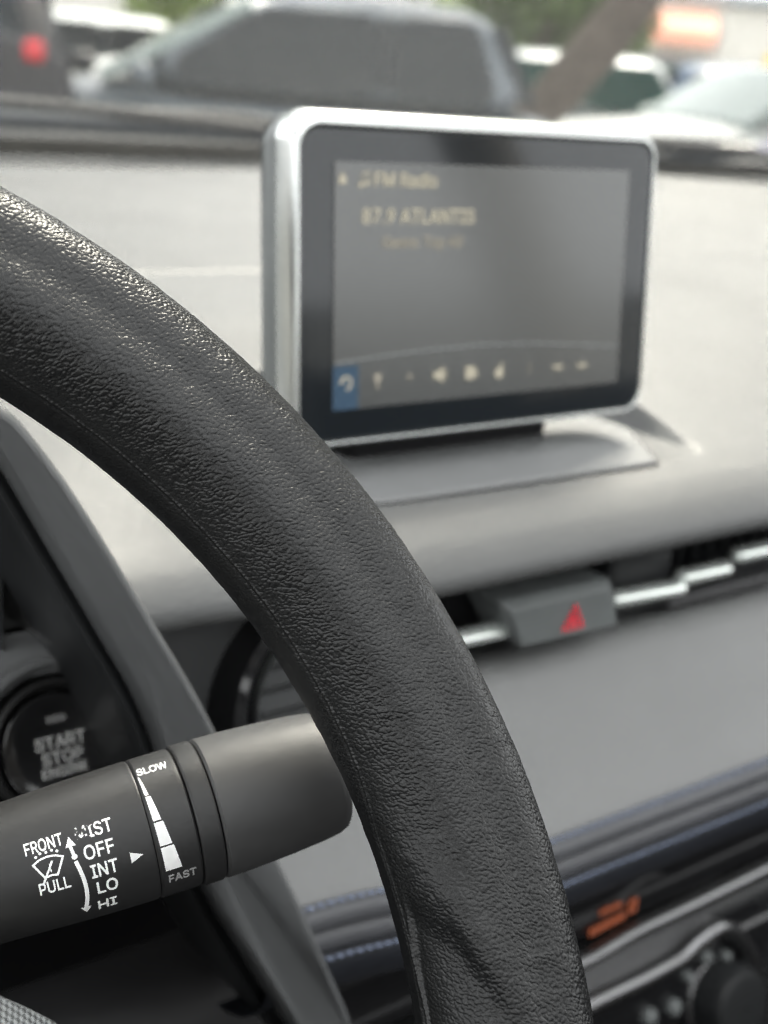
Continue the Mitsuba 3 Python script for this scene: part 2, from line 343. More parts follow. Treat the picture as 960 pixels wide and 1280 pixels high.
make_tree((5.50, 7.47, 0), (7.5, 6.33, 3.1), .19, .125, 'brown tree trunk leaning to the right between the grey hatchback and the white saloon', 'm_leaf0', (6.9, 6.9, 4.9), (3.4, 3.2, 1.2), 3, n=8000, size=.15)
make_tree((-.6, 9.6, 0), (0.4, 9.4, 3.4), .19, .13, 'large shade tree whose crown hangs over the white cars at the left', 'm_leaf1', (2.6, 9.0, 5.3), (3.4, 3.0, 1.2), 31, name='canopy_tree', n=8000, size=.15)
make_tree((11.0, 2.6, 0), (10.6, 3.4, 3.3), .19, .13, 'large shade tree whose crown hangs over the white saloon', 'm_leaf0', (9.6, 5.2, 5.2), (3.4, 3.2, 1.2), 32, name='canopy_tree', n=8000, size=.15)
for i, (b, h, lf, lab) in enumerate([((8.6, 16.5, 0), 1.7, 'm_leaf3', 'yellow green tree above the roof of the grey hatchback'), ((13.5, 15.5, 0), 1.8, 'm_leaf1', 'mid green tree behind the silver car'),
                                     ((17.6, 11.6, 0), 1.6, 'm_leaf2', 'dark olive tree at the right edge, in front of the kiosk'), ((4.6, 24, 0), 2.0, 'm_leaf1', 'green tree far behind the white cars at the left'), ((17.0, 19.5, 0), 1.6, 'm_leaf0', 'dark green tree far behind the silver car')]):
    make_tree(b, (b[0] + .2, b[1], h), .16, .1, lab, lf, (b[0], b[1], h + .9), (1.7, 1.7, 1.3), 20 + i, name='shade_tree', group='trees behind the parked cars', n=4200, size=.13)
for i, (x, y, rr, lf, lab) in enumerate([(10.6, 15.8, .9, 'm_leaf1', 'low green bush behind the roof of the grey hatchback'), (12.2, 12.9, .8, 'm_leaf3', 'bright green bush beside the kiosk'), (15.0, 8.9, 1.2, 'm_leaf2', 'dark green bush behind the purple car')]):
    key = thing('bush', lab, 'bush', 'bushes round the car park')
    add(f'{key}__stem', tube([A(x, y, 0), A(x + .05, y, .5), A(x, y + .05, 1.0)], [.05, .04, .02], 8), 'm_bark', 40)
    r = np.random.default_rng(50 + i); cs = [A(x, y, .9) + r.normal(size=3) * [rr * .5, rr * .5, .35] for _ in range(9)]
    k = add(f'{key}__foliage', leaves(cs, [rr * .5] * 9, 2600, .10, 60 + i), lf); tag(k, kind='stuff')

def kiosk(loc, yaw):
    key = thing('kiosk', 'pale kiosk with an orange awning beyond the white saloon', 'kiosk'); c, s = math.cos(yaw), math.sin(yaw); R = np.array([[c, s, 0], [-s, c, 0], [0, 0, 1]])
    def put(n, m, mt): m.vertices = m.vertices @ R + np.array([loc[0], loc[1], 0.0]); add(f'{key}__{n}', m, mt, 30)
    put('wall', rbox((0, 1.2, 1.6), (2.2, 2.4, 3.2), .04), 'm_wallpaint'); put('shutter', rbox((0, -.01, 1.5), (1.5, .06, 1.0), .01), 'm_shutter')
    a = slab(np.array([(0, 0), (1.3, -.45), (1.3, -.75), (1.26, -.75), (1.22, -.46), (0, -.06)])[::-1], 1.7, .008, lambda q: np.c_[q[:, 2] - .85, -q[:, 0], q[:, 1] + 2.98])
    put('awning', a, 'm_awning'); put('roof', rbox((0, 1.2, 3.26), (2.5, 2.7, .12), .02), 'm_shutter'); put('door', rbox((1.11, 1.2, 1.05), (.06, .9, 2.0), .01), 'm_shutter')
kiosk((23.3, 21.6), rad(-46))
def building(loc, yaw, w, h, label):
    key = thing('building', label, 'building', 'buildings beyond the car park'); c, s = math.cos(yaw), math.sin(yaw); R = np.array([[c, s, 0], [-s, c, 0], [0, 0, 1]])
    def put(n, m, mt): m.vertices = m.vertices @ R + np.array([loc[0], loc[1], 0.0]); return add(f'{key}__{n}', m, mt, 30)
    put('wall', rbox((0, 4, h / 2), (w, 8, h), .05), 'm_wallpaint'); put('roof', rbox((0, 4, h + .15), (w + .6, 8.6, .3), .04), 'm_shutter')
    for k in range(int(w // 2.4) // 2):
        x = .6 + k * 2.4
        put('window', rbox((x, -.01, 1.6), (1.3, .08, 1.2), .01), 'm_carglass'); put('sill', rbox((x, -.05, .95), (1.5, .2, .08), .01), 'm_kerb')
    put('sign_board', rbox((-w / 2 + 6.0, -.08, 2.4), (.8, .1, .5), .01), 'm_board')
building((14.0, 27.5), rad(-22), 22, 4.2, 'long pale building with a yellow board, far behind the white cars')
building((36, 26), rad(-56), 16, 4.0, 'pale building far behind the trees at the right')

# ------------------------------------------------------------------ own car: body round the cabin, windscreen, wipers
def cabin():
    key = thing('own_car', 'dark bonnet and cowl of the car beyond the dashboard', 'car')
    # windscreen base and header lines
    xs = np.linspace(-.86, .86, 27)
    base = np.c_[xs, 1.10 - .23 * (np.abs(xs) / .86) ** 2.6, 1.060 + .018 * (np.abs(xs) / .86) ** 2]
    head = np.c_[xs * .68, .30 - .10 * (xs / .86) ** 2, 1.425 - .03 * (xs / .86) ** 2]
    w = thing('windscreen', 'clear raked windscreen above the dashboard', 'windscreen')
    t = np.linspace(0, 1, 13)[:, None, None]; P = base[None] * (1 - t) + head[None] * t; P[..., 2] += .035 * (4 * t * (1 - t))[..., 0]
    add(f'{w}__glass', grid(P), 'm_pane', True)
    def onglass(t0, t1, e):
        t = np.array([t0, t1])[:, None, None]; q = base[None] * (1 - t) + head[None] * t; q[..., 2] += .035 * (4 * t * (1 - t))[..., 0] + e; q[..., 1] += e; return q
    add(f'{w}__frit_band', grid(onglass(-.01, .022, .003)), 'm_frit', True)
    # cowl and bonnet
    c0 = base + [0, .012, -.012]; c1 = base * [1.06, 1, 1] + [0, .075, -.006]; c2 = base * [1.08, 1, 1] + [0, .125, .012]; c3 = base * [1.08, 1, 1] + [0, .14, -.05]
    add(f'{key}__cowl', grid(np.array([c0, c1, c2, c3])), 'm_cowl', 40)
    b0 = base * [1.1, 1, 1] + [0, .155, -.03]; b1 = base * [1.1, 1, 1] + [0, .155, .024]; b2 = base * [1.1, 1, 1] + [0, .17, .03]
    rows = [b0, b1, b2] + [np.c_[xs * (1.1 - .12 * k), b2[:, 1] + .78 * k - .2 * k * (xs / .86) ** 2, b2[:, 2] - .06 * k - .16 * k**3 - .03 * (xs / .86) ** 4] for k in np.linspace(.08, 1, 8)]
    add(f'{key}__bonnet', grid(np.array(rows)), 'm_bonnet', 40)
    # roof shell with an invented opening for light, pillars, sides, rear and floor, all outside the frame but shading the cabin
    def shell(stations, x0, x1, name):
        xr = np.linspace(x0, x1, 13); R = np.array([np.c_[xr * hw, np.full(13, y), z - .05 * xr**4] for y, hw, z in stations])
        add(f'{key}__{name}_lining', grid(R), 'm_headliner', True); add(f'{key}__{name}', grid(R + [0, 0, .035]), 'm_bonnet', True)
    shell(((.34, .60, 1.435), (.30, .60, 1.446), (.26, .60, 1.450)), -1, 1, 'roof_header')
    for s0 in (-1, 1): shell(((.26, .60, 1.450), (-.3, .61, 1.475), (-.9, .60, 1.466)), *sorted((s0 * .72, s0)), 'roof_rail')  # gap between the rails is added to let skylight onto dash and wheel
    shell(((-.9, .60, 1.466), (-1.3, .59, 1.45), (-1.75, .56, 1.41)), -1, 1, 'roof')
    for s in (-1, 1):
        a = [(s * .885, .86, 1.07), (s * .73, .58, 1.25), (s * .60, .24, 1.41)]
        add(f'{key}__front_pillar', tube(catmull(a, 6), .032, 12), 'm_headliner', 40)
        add(f'{key}__centre_pillar', tube(catmull([(s * .74, -.35, .95), (s * .69, -.4, 1.2), (s * .59, -.42, 1.43)], 5), .045, 12), 'm_headliner', 40)
        add(f'{key}__rear_pillar', tube(catmull([(s * .72, -1.25, .98), (s * .66, -1.45, 1.2), (s * .57, -1.65, 1.4)], 5), .10, 12), 'm_headliner', 40)
        add(f'{key}__door', rbox((s * .77, -.35, .62), (.10, 2.5, .70), .04), 'm_trim', 40)
    add(f'{key}__floor_pan', rbox((0, -.35, .24), (1.6, 3.0, .06), .02), 'm_seat', 30)
    add(f'{key}__tailgate', rbox((0, -1.85, .70), (1.4, .12, .85), .05), 'm_trim', 30)
    add(f'{key}__bulkhead', rbox((0, .95, .62), (1.5, .06, .75), .02), 'm_seat', 30)
    for sx, lab in ((.37, 'dark cloth front passenger seat'), (-.37, 'dark cloth driver seat')):
        if sx < 0: continue
        st = f'{key}__passenger_seat'
        add(f'{st}__cushion', rbox((sx, -.30, .46), (.50, .52, .16), .06), 'm_seat', 40)
        ax = np.array([[1, 0, 0], [0, math.cos(.4), math.sin(.4)], [0, -math.sin(.4), math.cos(.4)]])
        add(f'{st}__backrest', rbox((sx, -.70, .82), (.50, .14, .64), .06, ax), 'm_seat', 40); add(f'{st}__headrest', rbox((sx, -.86, 1.22), (.26, .09, .18), .04, ax), 'm_seat', 40)
cabin()

def wiper(label, pivot, elbow, b0, b1):
    key = thing('windscreen_wiper', label, 'wiper', 'windscreen wipers on the cowl')
    pivot, elbow, b0, b1 = map(lambda v: np.array(v, float), (pivot, elbow, b0, b1)); t = np.linspace(0, 1, 16)[:, None]
    add(f'{key}__arm', tube(catmull([pivot, (pivot + elbow) / 2 + [0, 0, .008], elbow], 8), np.linspace(.008, .0045, 17), 10), 'm_rubber', 50)
    add(f'{key}__blade', tube(b0 + (b1 - b0) * t + [0, 0, .012] * (4 * t * (1 - t)), .0055, 8), 'm_rubber', 50)
    add(f'{key}__rubber_lip', tube(b0 + (b1 - b0) * t + [0, -.006, -.006], .0028, 6), 'm_frit', 50)
    add(f'{key}__pivot_cap', lathe([(.001, .016), (.012, .014), (.016, .0), (.016, -.03)], pivot, (0, -.2, 1), k=20), 'm_rubber', 50)
wiper('black wiper crossing the glass left of the display', (.46, 1.17, 1.078), (.20, 1.165, 1.096), (.36, 1.13, 1.084), (-.22, 1.125, 1.092))
wiper('black wiper at the right edge of the windscreen', (1.0, 1.0, 1.08), (.8, 1.06, 1.095), (.98, 1.00, 1.090), (.52, 1.12, 1.082))

# ------------------------------------------------------------------ dashboard
ZPROF = np.array([(.345, .9950), (.36, .9993), (.38, 1.0042), (.40, 1.009), (.43, 1.0150), (.46, 1.0205), (.55, 1.031), (.70, 1.041), (.90, 1.054), (1.00, 1.058), (1.08, 1.052), (1.2, 1.03)])
def sstep(a, b, x): t = np.clip((x - a) / (b - a), 0, 1); return t * t * (3 - 2 * t)
def dash_z(x, y):
    z = np.interp(y, ZPROF[:, 0], ZPROF[:, 1]); z = z - .0012 * np.exp(-((y - .640) / .0028) ** 2)
    # tray under the display
    d = np.maximum(np.maximum(-.100 - x, x - .108), np.maximum(.348 - y, y - .470))
    qx, qy = np.maximum(np.maximum(-.088 - x, x - .096), 0), np.maximum(.360 - y, 0)
    d = np.where((qx > 0) & (qy > 0), np.hypot(qx, qy) - .012, d)
    k = sstep(.0028, -.0032, d)
    return z * (1 - k) + np.minimum(z, .9988) * k
def build_dash():
    key = thing('dashboard', 'grey soft touch dashboard with a stitched lower pad behind the wheel', 'dashboard')
    xs = np.concatenate([np.linspace(-.85, -.26, 16), np.arange(-.255, .20, .0022), np.linspace(.205, .85, 34)])
    ys = np.concatenate([np.arange(.345, .50, .0022), np.linspace(.503, .62, 16), np.arange(.626, .656, .0012), np.linspace(.66, 1.2, 40)])
    # windscreen base limit per x
    lim = 1.10 - .23 * (np.abs(xs) / .86) ** 2.6 - .010
    lip = [(.385, .968), (.350, .9705), (.334, .9720), (.3272, .9728), (.3245, .9748), (.3236, .978), (.3252, .9815), (.3285, .9860), (.3350, .9910)]
    P = []
    for x, l in zip(xs, lim):
        yy = np.minimum(ys, l); zz = dash_z(np.full_like(yy, x), yy); zz[0] = max(min(zz[0], .9965), .9955) if abs(x) > .3 else zz[0]
        side = .02 * (abs(x) / .72) ** 2 * sstep(.5, 1.1, yy)
        zz = zz + .008 * float(sstep(-.08, -.17, x)) * sstep(.62, .36, yy)
        row = [(x, a, b) for a, b in zip([q[0] for q in lip], [q[1] + .008 * float(sstep(-.08, -.17, x)) * min(1, k / 3) for k, q in enumerate(lip[::1])])] + [(x, a, b) for a, b in zip(yy, zz + side)]
        if x < -.205: row = [(a, max(b, .47), c) for a, b, c in row]
        P.append(row)
    add(f'{key}__top_panel', grid(np.array(P)), 'm_dash', True)
    # loose plate in the tray
    pl = np.array([(-.080, .362), (-.068, .3585), (.070, .3565), (.0745, .3570), (.102, .400), (.100, .440), (-.092, .440), (-.092, .385)])
    pg = np.array(Polygon(pl).buffer(.0011, join_style='mitre').exterior.coords)[:-1]
    add(f'{key}__tray_gap', slab(pg[::-1] if not Polygon(pg).exterior.is_ccw else pg, .004, .0002, lambda q: np.c_[q[:, 0], q[:, 1], .9991 - q[:, 2]]), 'm_void', 25)
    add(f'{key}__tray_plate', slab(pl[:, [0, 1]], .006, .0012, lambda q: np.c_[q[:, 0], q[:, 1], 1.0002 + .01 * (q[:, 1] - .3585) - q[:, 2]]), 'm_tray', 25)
    for x0, x1 in ((-.062, -.035), (-.018, .016), (.034, .058)):
        add(f'{key}__pedestal_foot', rbox(((x0 + x1) / 2, .424, 1.008), (x1 - x0, .012, .016), .003), 'm_housing', 30)
    # vent slot recess and lower face
    def sheet(prof, x0, x1, m, name, n=60, smooth=30, zf=None):
        xs = np.linspace(x0, x1, n); P = [[(x, a, b + (zf(x) if zf else 0)) for a, b in prof] for x in xs]
        return add(f'{key}__{name}', grid(np.array(P)), m, smooth)
    sheet([(.383, .965), (.392, .955), (.392, .915), (.36, .905)], -.75, .75, 'm_void', 'vent_recess', 4)
    zf = lambda x: .010 * sstep(-.05, -.14, x) - .0 * x
    lp = np.array([(.390, .9150), (.362, .9235), (.352, .9245), (.3465, .9225), (.3420, .9180), (.334, .9085), (.320, .8925), (.3085, .8795), (.3040, .8742), (.3020, .8712)])
    rows = []
    for x in np.concatenate([np.linspace(-.15, -.02, 60), np.linspace(-.01, .72, 70)]):
        f = float(sstep(-.040, -.066, x)); q = lp.copy()
        q[1:, 0] = .302 + (q[1:, 0] - .302) * (1 - .50 * f); q[:, 1] = .8712 + (q[:, 1] - .8712) * (1 - .50 * f) + zf(x); rows.append([(x, a, b) for a, b in q])
    add(f'{key}__lower_panel', grid(np.array(rows)), 'm_panel', 50)
    pp = np.array([(.3025, .8712), (.2990, .8705), (.2968, .8680), (.2963, .8650), (.2972, .8622), (.2990, .8608), (.2974, .8594), (.2966, .8570), (.2968, .8545), (.2985, .8522), (.3010, .8515)])
    sheet(pp, -.150, .72, 'm_piping', 'piped_seam', 120, 60, zf)
    ll = np.array([(.3010, .8517), (.2975, .8500), (.2965, .8460), (.2985, .8390), (.3040, .8310), (.3120, .8240), (.3220, .8190), (.330, .8165)])
    sheet(ll, -.150, .72, 'm_leather', 'leather_roll', 120, 60, zf)
    for row, (y, z) in enumerate(((.2987, .8722), (.2968, .8505))):
        parts = []; xs = np.arange(-.148, .45, .0042)
        for x in xs:
            a, b = A(x, y - .0003, z + zf(x) + .0006), A(x + .0035, y - .0003, z + zf(x) - .0006)
            t = np.linspace(0, 1, 6)[:, None]; parts.append(tube(a + (b - a) * t + [0, -.0004, .0002] * (4 * t * (1 - t)), [.0002, .0006, .0007, .0007, .0006, .0002], 6))
        k = add(f'{key}__blue_stitching', cat(*parts), 'm_thread', 60); tag(k, kind='stuff')
    # trim faces between hood and vent, left of the centre
    add(f'{key}__vent_surround', rbox((-.128, .365, .930), (.12, .020, .10), .006), 'm_strip', 30)
    # glossy strip with the orange read-out, silver bar, climate housing
    sheet([(.330, .8170), (.3262, .8160), (.3252, .8140), (.3262, .7860), (.330, .783)], -.10, .60, 'm_gloss', 'readout_strip', 6)
    b = np.array([(x, .3185, .7815 + .0040 * sstep(.03, .07, x) + .0022 * sstep(.07, .18, x)) for x in np.linspace(-.10, .40, 60)])
    t = np.arange(14) * 2 * np.pi / 14
    add(f'{key}__silver_bar', loft(np.array([[p + [0, .0042 * math.cos(a) , .0036 * math.sin(a)] for a in t] for p in b])), 'm_silver', 60)
    sheet([(.322, .781), (.316, .778), (.309, .772), (.307, .770), (.309, .766), (.32, .764)], -.10, .115, 'm_trim', 'climate_shelf', 8, 40)
    add(f'{key}__lower_face', rbox((.05, .345, .66), (.70, .05, .23), .01), 'm_black', 30)
    add(f'{key}__knee_panel', rbox((-.22, .37, .72), (.34, .05, .20), .02), 'm_trim', 30)
    return key
build_dash()

def readout():
    key = thing('orange_readout', 'small glowing orange read-out in the black strip under the stitched pad', 'display')
    n = A(0, -1, 0); v = Z_; o = A(0, .3250, 0)
    def bars(rects):
        return cat(*[plate2(sbox(*r), o, X_, v, n, .0006) for r in rects])
    top = [(.0455 + i * .0030, .7962, .0475 + i * .0030, .7992 if i % 2 else .7985) for i in range(5)]
    low = [(.0405 + i * .0029, .7868 + .0002 * i, .0425 + i * .0029, .7905 + .0002 * i) for i in range(8)]
    sq = [(.0650, .7905, .0664, .7970), (.0686, .7905, .0700, .7970), (.0650, .7958, .0700, .7972), (.0650, .7900, .0700, .7912)]
    for nm, q in (('segment_row', top), ('segment_row', low), ('symbol', sq)):
        k = add(f'{key}__{nm}', bars(q), 'm_trim'); scene[k]['emitter'] = dict(type='area', radiance=rgb(.020, .0040, .0007))
readout()

def climate():
    key = thing('climate_control', 'dark climate panel with a round knob below the silver bar', 'control panel')
    p = catmull([(-.02, .305, .7700), (.0327, .305, .7705), (.0562, .305, .7703), (.0830, .305, .7722), (.0950, .305, .7770), (.1075, .305, .7790), (.1227, .305, .7700), (.1424, .305, .7450), (.1622, .305, .7080), (.17, .305, .66)], 8)
    add(f'{key}__bezel', tube(p, .0042, 12), 'm_silver', 60)
    add(f'{key}__face', rbox((.06, .318, .70), (.20, .02, .135), .004), 'm_gloss', 30)
    o, ax = A(.116, .306, .737), unit(A(0, -1, .25))
    add(f'{key}__knob', lathe([(.019, -.004), (.019, .010), (.0185, .016), (.017, .0185), (.014, .0195), (.001, .0195)], o, ax), 'm_black', 35)
    add(f'{key}__knob_ring', lathe([(.0215, -.003), (.0215, .002), (.0195, .003), (.0193, -.003)], o, ax), 'm_silver', 35)
    for (x, z, r) in ((.0922, .7569, .0028), (.1035, .7635, .0034), (.1195, .7580, .0028), (.1345, .7440, .0034), (.1335, .7310, .0030), (.0862, .7415, .0042), (.0690, .7435, .0042)):
        add(f'{key}__button', lathe([(r, -.002), (r, .002), (r * .7, .0032), (.0002, .0034)], A(x, .3065, z), ax, k=20), 'm_housing', 50)
climate()

def hazard():
    key = thing('hazard_button', 'grey hazard button with a red triangle below the display', 'button')
    pts = []
    f3 = np.array([(-.0135, .3350, .9395), (.0385, .3350, .9384), (.0325, .3350, .9550), (-.0215, .3350, .9552)])
    b3 = np.vstack([f3 + [0, .024, 0], [(.0335, .3395, .9575), (-.0240, .3395, .9575), (.0335, .360, .9575), (-.0240, .360, .9575)]])
    sp = trimesh.creation.icosphere(subdivisions=2, radius=.0014).vertices
    h = trimesh.convex.convex_hull(np.vstack([q + sp for q in np.vstack([f3 + [0, .0014, 0], b3])]))
    add(f'{key}__cap', h, 'm_housing', 25)
    v = unit(f3[3] - f3[0] + (f3[0] - f3[3]) * [1, 0, 0]); n = unit(np.cross(X_, v)); o = (f3[0] + f3[1]) / 2 + n * .0004 + v * .0030
    tri = Polygon([(-.0055, 0), (.0055, 0), (0, .0100)]).buffer(.0006); hole = tri.buffer(-.0022)
    add(f'{key}__triangle', cat(plate2(tri.difference(tri.buffer(-.0011)), o, X_, v, n), plate2(hole, o, X_, v, n)), 'm_red')
    add(f'{key}__housing', rbox((.008, .374, .947), (.084, .022, .034), .004), 'm_void', 30)
    k = thing('trim_blade', 'bright chrome blade left of the hazard button', 'trim')
    def blade(x0, x1, z0, z1, key, d=.345):
        t = np.arange(16) * 2 * np.pi / 16; P = []
        for s, w in ((0, .35), (.02, .8), (.06, 1), (.5, 1), (.94, 1), (.98, .8), (1, .35)):
            x, z = x0 + (x1 - x0) * s, z0 + (z1 - z0) * s; P.append([(x, d + .0045 * w * math.cos(a), z + .0034 * w * math.sin(a)) for a in t])
        add(key, loft(np.array(P)), 'm_bright', 50)
    blade(-.060, -.0150, .9435, .9430, f'{k}__bar')
    k = thing('centre_vent', 'dark slatted air vent with chrome tabs right of the hazard button', 'air vent')
    blade(.0440, .0905, .9445, .9428, f'{k}__chrome_tab'); blade(.0870, .1200, .9472, .9472, f'{k}__chrome_tab'); blade(.1230, .175, .9520, .9520, f'{k}__chrome_tab')
    add(f'{k}__tab_base', rbox((.072, .368, .946), (.040, .03, .034), .004), 'm_black', 30)
    add(f'{k}__tab_base', rbox((.150, .368, .942), (.060, .03, .012), .004), 'm_black', 30)
    for i in range(7):
        add(f'{k}__slat', rbox((.098 + i * .0105, .375, .945), (.0018, .024, .040), .0008), 'm_black', 30)
    add(f'{k}__lower_lip', rbox((.13, .360, .9315), (.08, .02, .006), .002), 'm_trim', 30)
hazard()

def round_vent():
    key = thing('round_vent', 'round air vent with a gloss black collar and thin chrome ring behind the stalk', 'air vent')
    o, ax = A(-.097, .343, .932), unit(A(0, -1, .12))
    add(f'{key}__collar', lathe([(.0475, -.030), (.0475, .002), (.0465, .006), (.0440, .0075), (.0410, .0055), (.0350, -.004), (.0335, -.008)], o, ax, k=96), 'm_gloss', 35)
    add(f'{key}__chrome_ring', lathe([(.0335, -.010), (.0338, -.003), (.0328, -.001), (.0316, -.002), (.0314, -.010)], o, ax, k=96), 'm_chrome', 35)
    add(f'{key}__throat', lathe([(.0316, -.006), (.0308, -.004), (.0296, -.006), (.029, -.03), (.001, -.03)], o, ax, k=64), 'm_void', 35)
    for s in (-.014, -.005, .005, .014):
        add(f'{key}__fin', rbox(o + ax * -.016 + A(0, 0, s), (.05, .012, .0014), .0006), 'm_black', 30)
round_vent()

# ------------------------------------------------------------------ instrument hood, start panel
def hood():
    key = thing('instrument_hood', 'grained instrument hood whose side blade runs down behind the stalk', 'instrument hood')
    R = [(-.262, 1.115), (-.249, 1.092), (-.238, 1.068), (-.230, 1.060), (-.215, 1.038), (-.194, 1.001), (-.172, .960), (-.147, .903), (-.130, .862), (-.121, .841), (-.119, .833), (-.122, .827)]
    Lf = [(-.130, .826), (-.137, .832), (-.144, .845), (-.158, .872), (-.175, .907), (-.193, .964), (-.208, .996), (-.224, 1.027), (-.236, 1.050), (-.252, 1.078), (-.272, 1.108)]
    P = np.array(catmull(R, 5).tolist() + catmull(Lf, 5).tolist())
    add(f'{key}__side_blade', slab(P, .036, .0024, lambda q: np.c_[q[:, 0], .300 - .012 * sstep(.95, .86, q[:, 1]) + q[:, 2], q[:, 1]]), 'm_strip', 25)
    # inner liner a little behind the blade, with a dark gap
    L2 = np.array(catmull(Lf, 5)); P2 = np.array([(x, .3035, z) for x, z in L2]); P3 = P2 + [-.0035, .0, -.001]; P4 = P2 + [-.0055, .004, -.001]; P5 = P2 + [-.006, .06, -.004]
    add(f'{key}__inner_lip', grid(np.array([P2 + [0, .002, 0], P3 + [0, -.0008, 0], P4, P5])), 'm_black', 40)
    # shell of the hood going forward
    RR = np.array(R[:8]); S = [[(x, y, z - .16 * (y - .37)) for x, z in RR] for y in (.37, .5, .65)]
    add(f'{key}__shell', grid(np.array(S)), 'm_dash', 30)
    top = [(-.255, 1.10), (-.30, 1.135), (-.36, 1.145), (-.42, 1.135), (-.47, 1.10)]
    add(f'{key}__visor', grid(np.array([[(x, y, z - .16 * (y - .30) + .0) for x, z in catmull(top, 5)] for y in (.40, .48, .6)])), 'm_strip', True)
    add(f'{key}__cluster_face', rbox((-.40, .445, 1.03), (.26, .02, .20), .01), 'm_gloss', 30)
    add(f'{key}__cluster_liner', grid(np.array([[(x, y, z) for z in (.95, 1.02, 1.10)] for x, y in ((-.215, .36), (-.235, .42), (-.26, .45))])), 'm_black', True)
hood()

def start_panel():
    n = unit(A(0, -.9, .43)); v = unit(A(0, .43, .9)); o = A(-.2035, .3455, .9345) + v * .0030
    M = lambda a, b, h: o + X_ * a + v * b + n * h
    xs = np.linspace(-.16, .034, 66); bs = np.concatenate([np.linspace(-.046, -.040, 4), np.linspace(-.038, .030, 40), [.032, .034, .036, .0375, .0385, .039]])
    G = []
    for a in xs:
        row = []
        for b in bs:
            r = math.hypot(a, b); h = .0055 * float(sstep(.040, .0305, r)) - .030 * max(0, b - .030) ** 1 * 10 * (b > .030) - .0
            h -= .0009 * float(np.exp(-((r - .0285) / .0012) ** 2)) * 0
            if r < .0245: h = -.004
            row.append(M(a, b - .0 * h, h))
        G.append(row)
    add('dashboard__start_panel', grid(np.array(G)), 'm_plastic', 60)
    k = thing('start_button', 'round black engine start button with white lettering', 'button')
    add(f'{k}__collar', lathe([(.0300, .0050), (.0290, .0066), (.0275, .0070), (.0258, .0060), (.0244, .0030), (.0238, -.004)], o, n, k=96), 'm_plastic', 40)
    add(f'{k}__bezel', lathe([(.0236, -.004), (.0234, .0030), (.0226, .0052), (.0212, .0058), (.0198, .0048), (.0190, .0022), (.0186, -.003)], o, n, k=96), 'm_stalk', 40)
    add(f'{k}__cap', lathe([(.0183, -.004), (.0183, .0012), (.0178, .0026), (.0168, .0030), (.012, .0022), (.006, .0017), (.0001, .0015)], o, n, k=96), 'm_gloss', 40)
    s = n * .00245
    for t, h, b, w in (('START', .0038, .0026, 0), ('STOP', .0038, -.0024, 0), ('ENGINE', .0029, -.0068, 0)):
        add(f'{k}__lettering', flat_text(t, h, o + s + v * b + X_ * .0012, X_, v, n, bold=True), 'm_print')
    ind = Polygon(rrect(.0066, .0022, .0010)); add(f'{k}__indicator', plate2(ind, o + n * .0024 + v * .0098 + X_ * .001, X_, v, n, .0004), 'm_printdim')
start_panel()

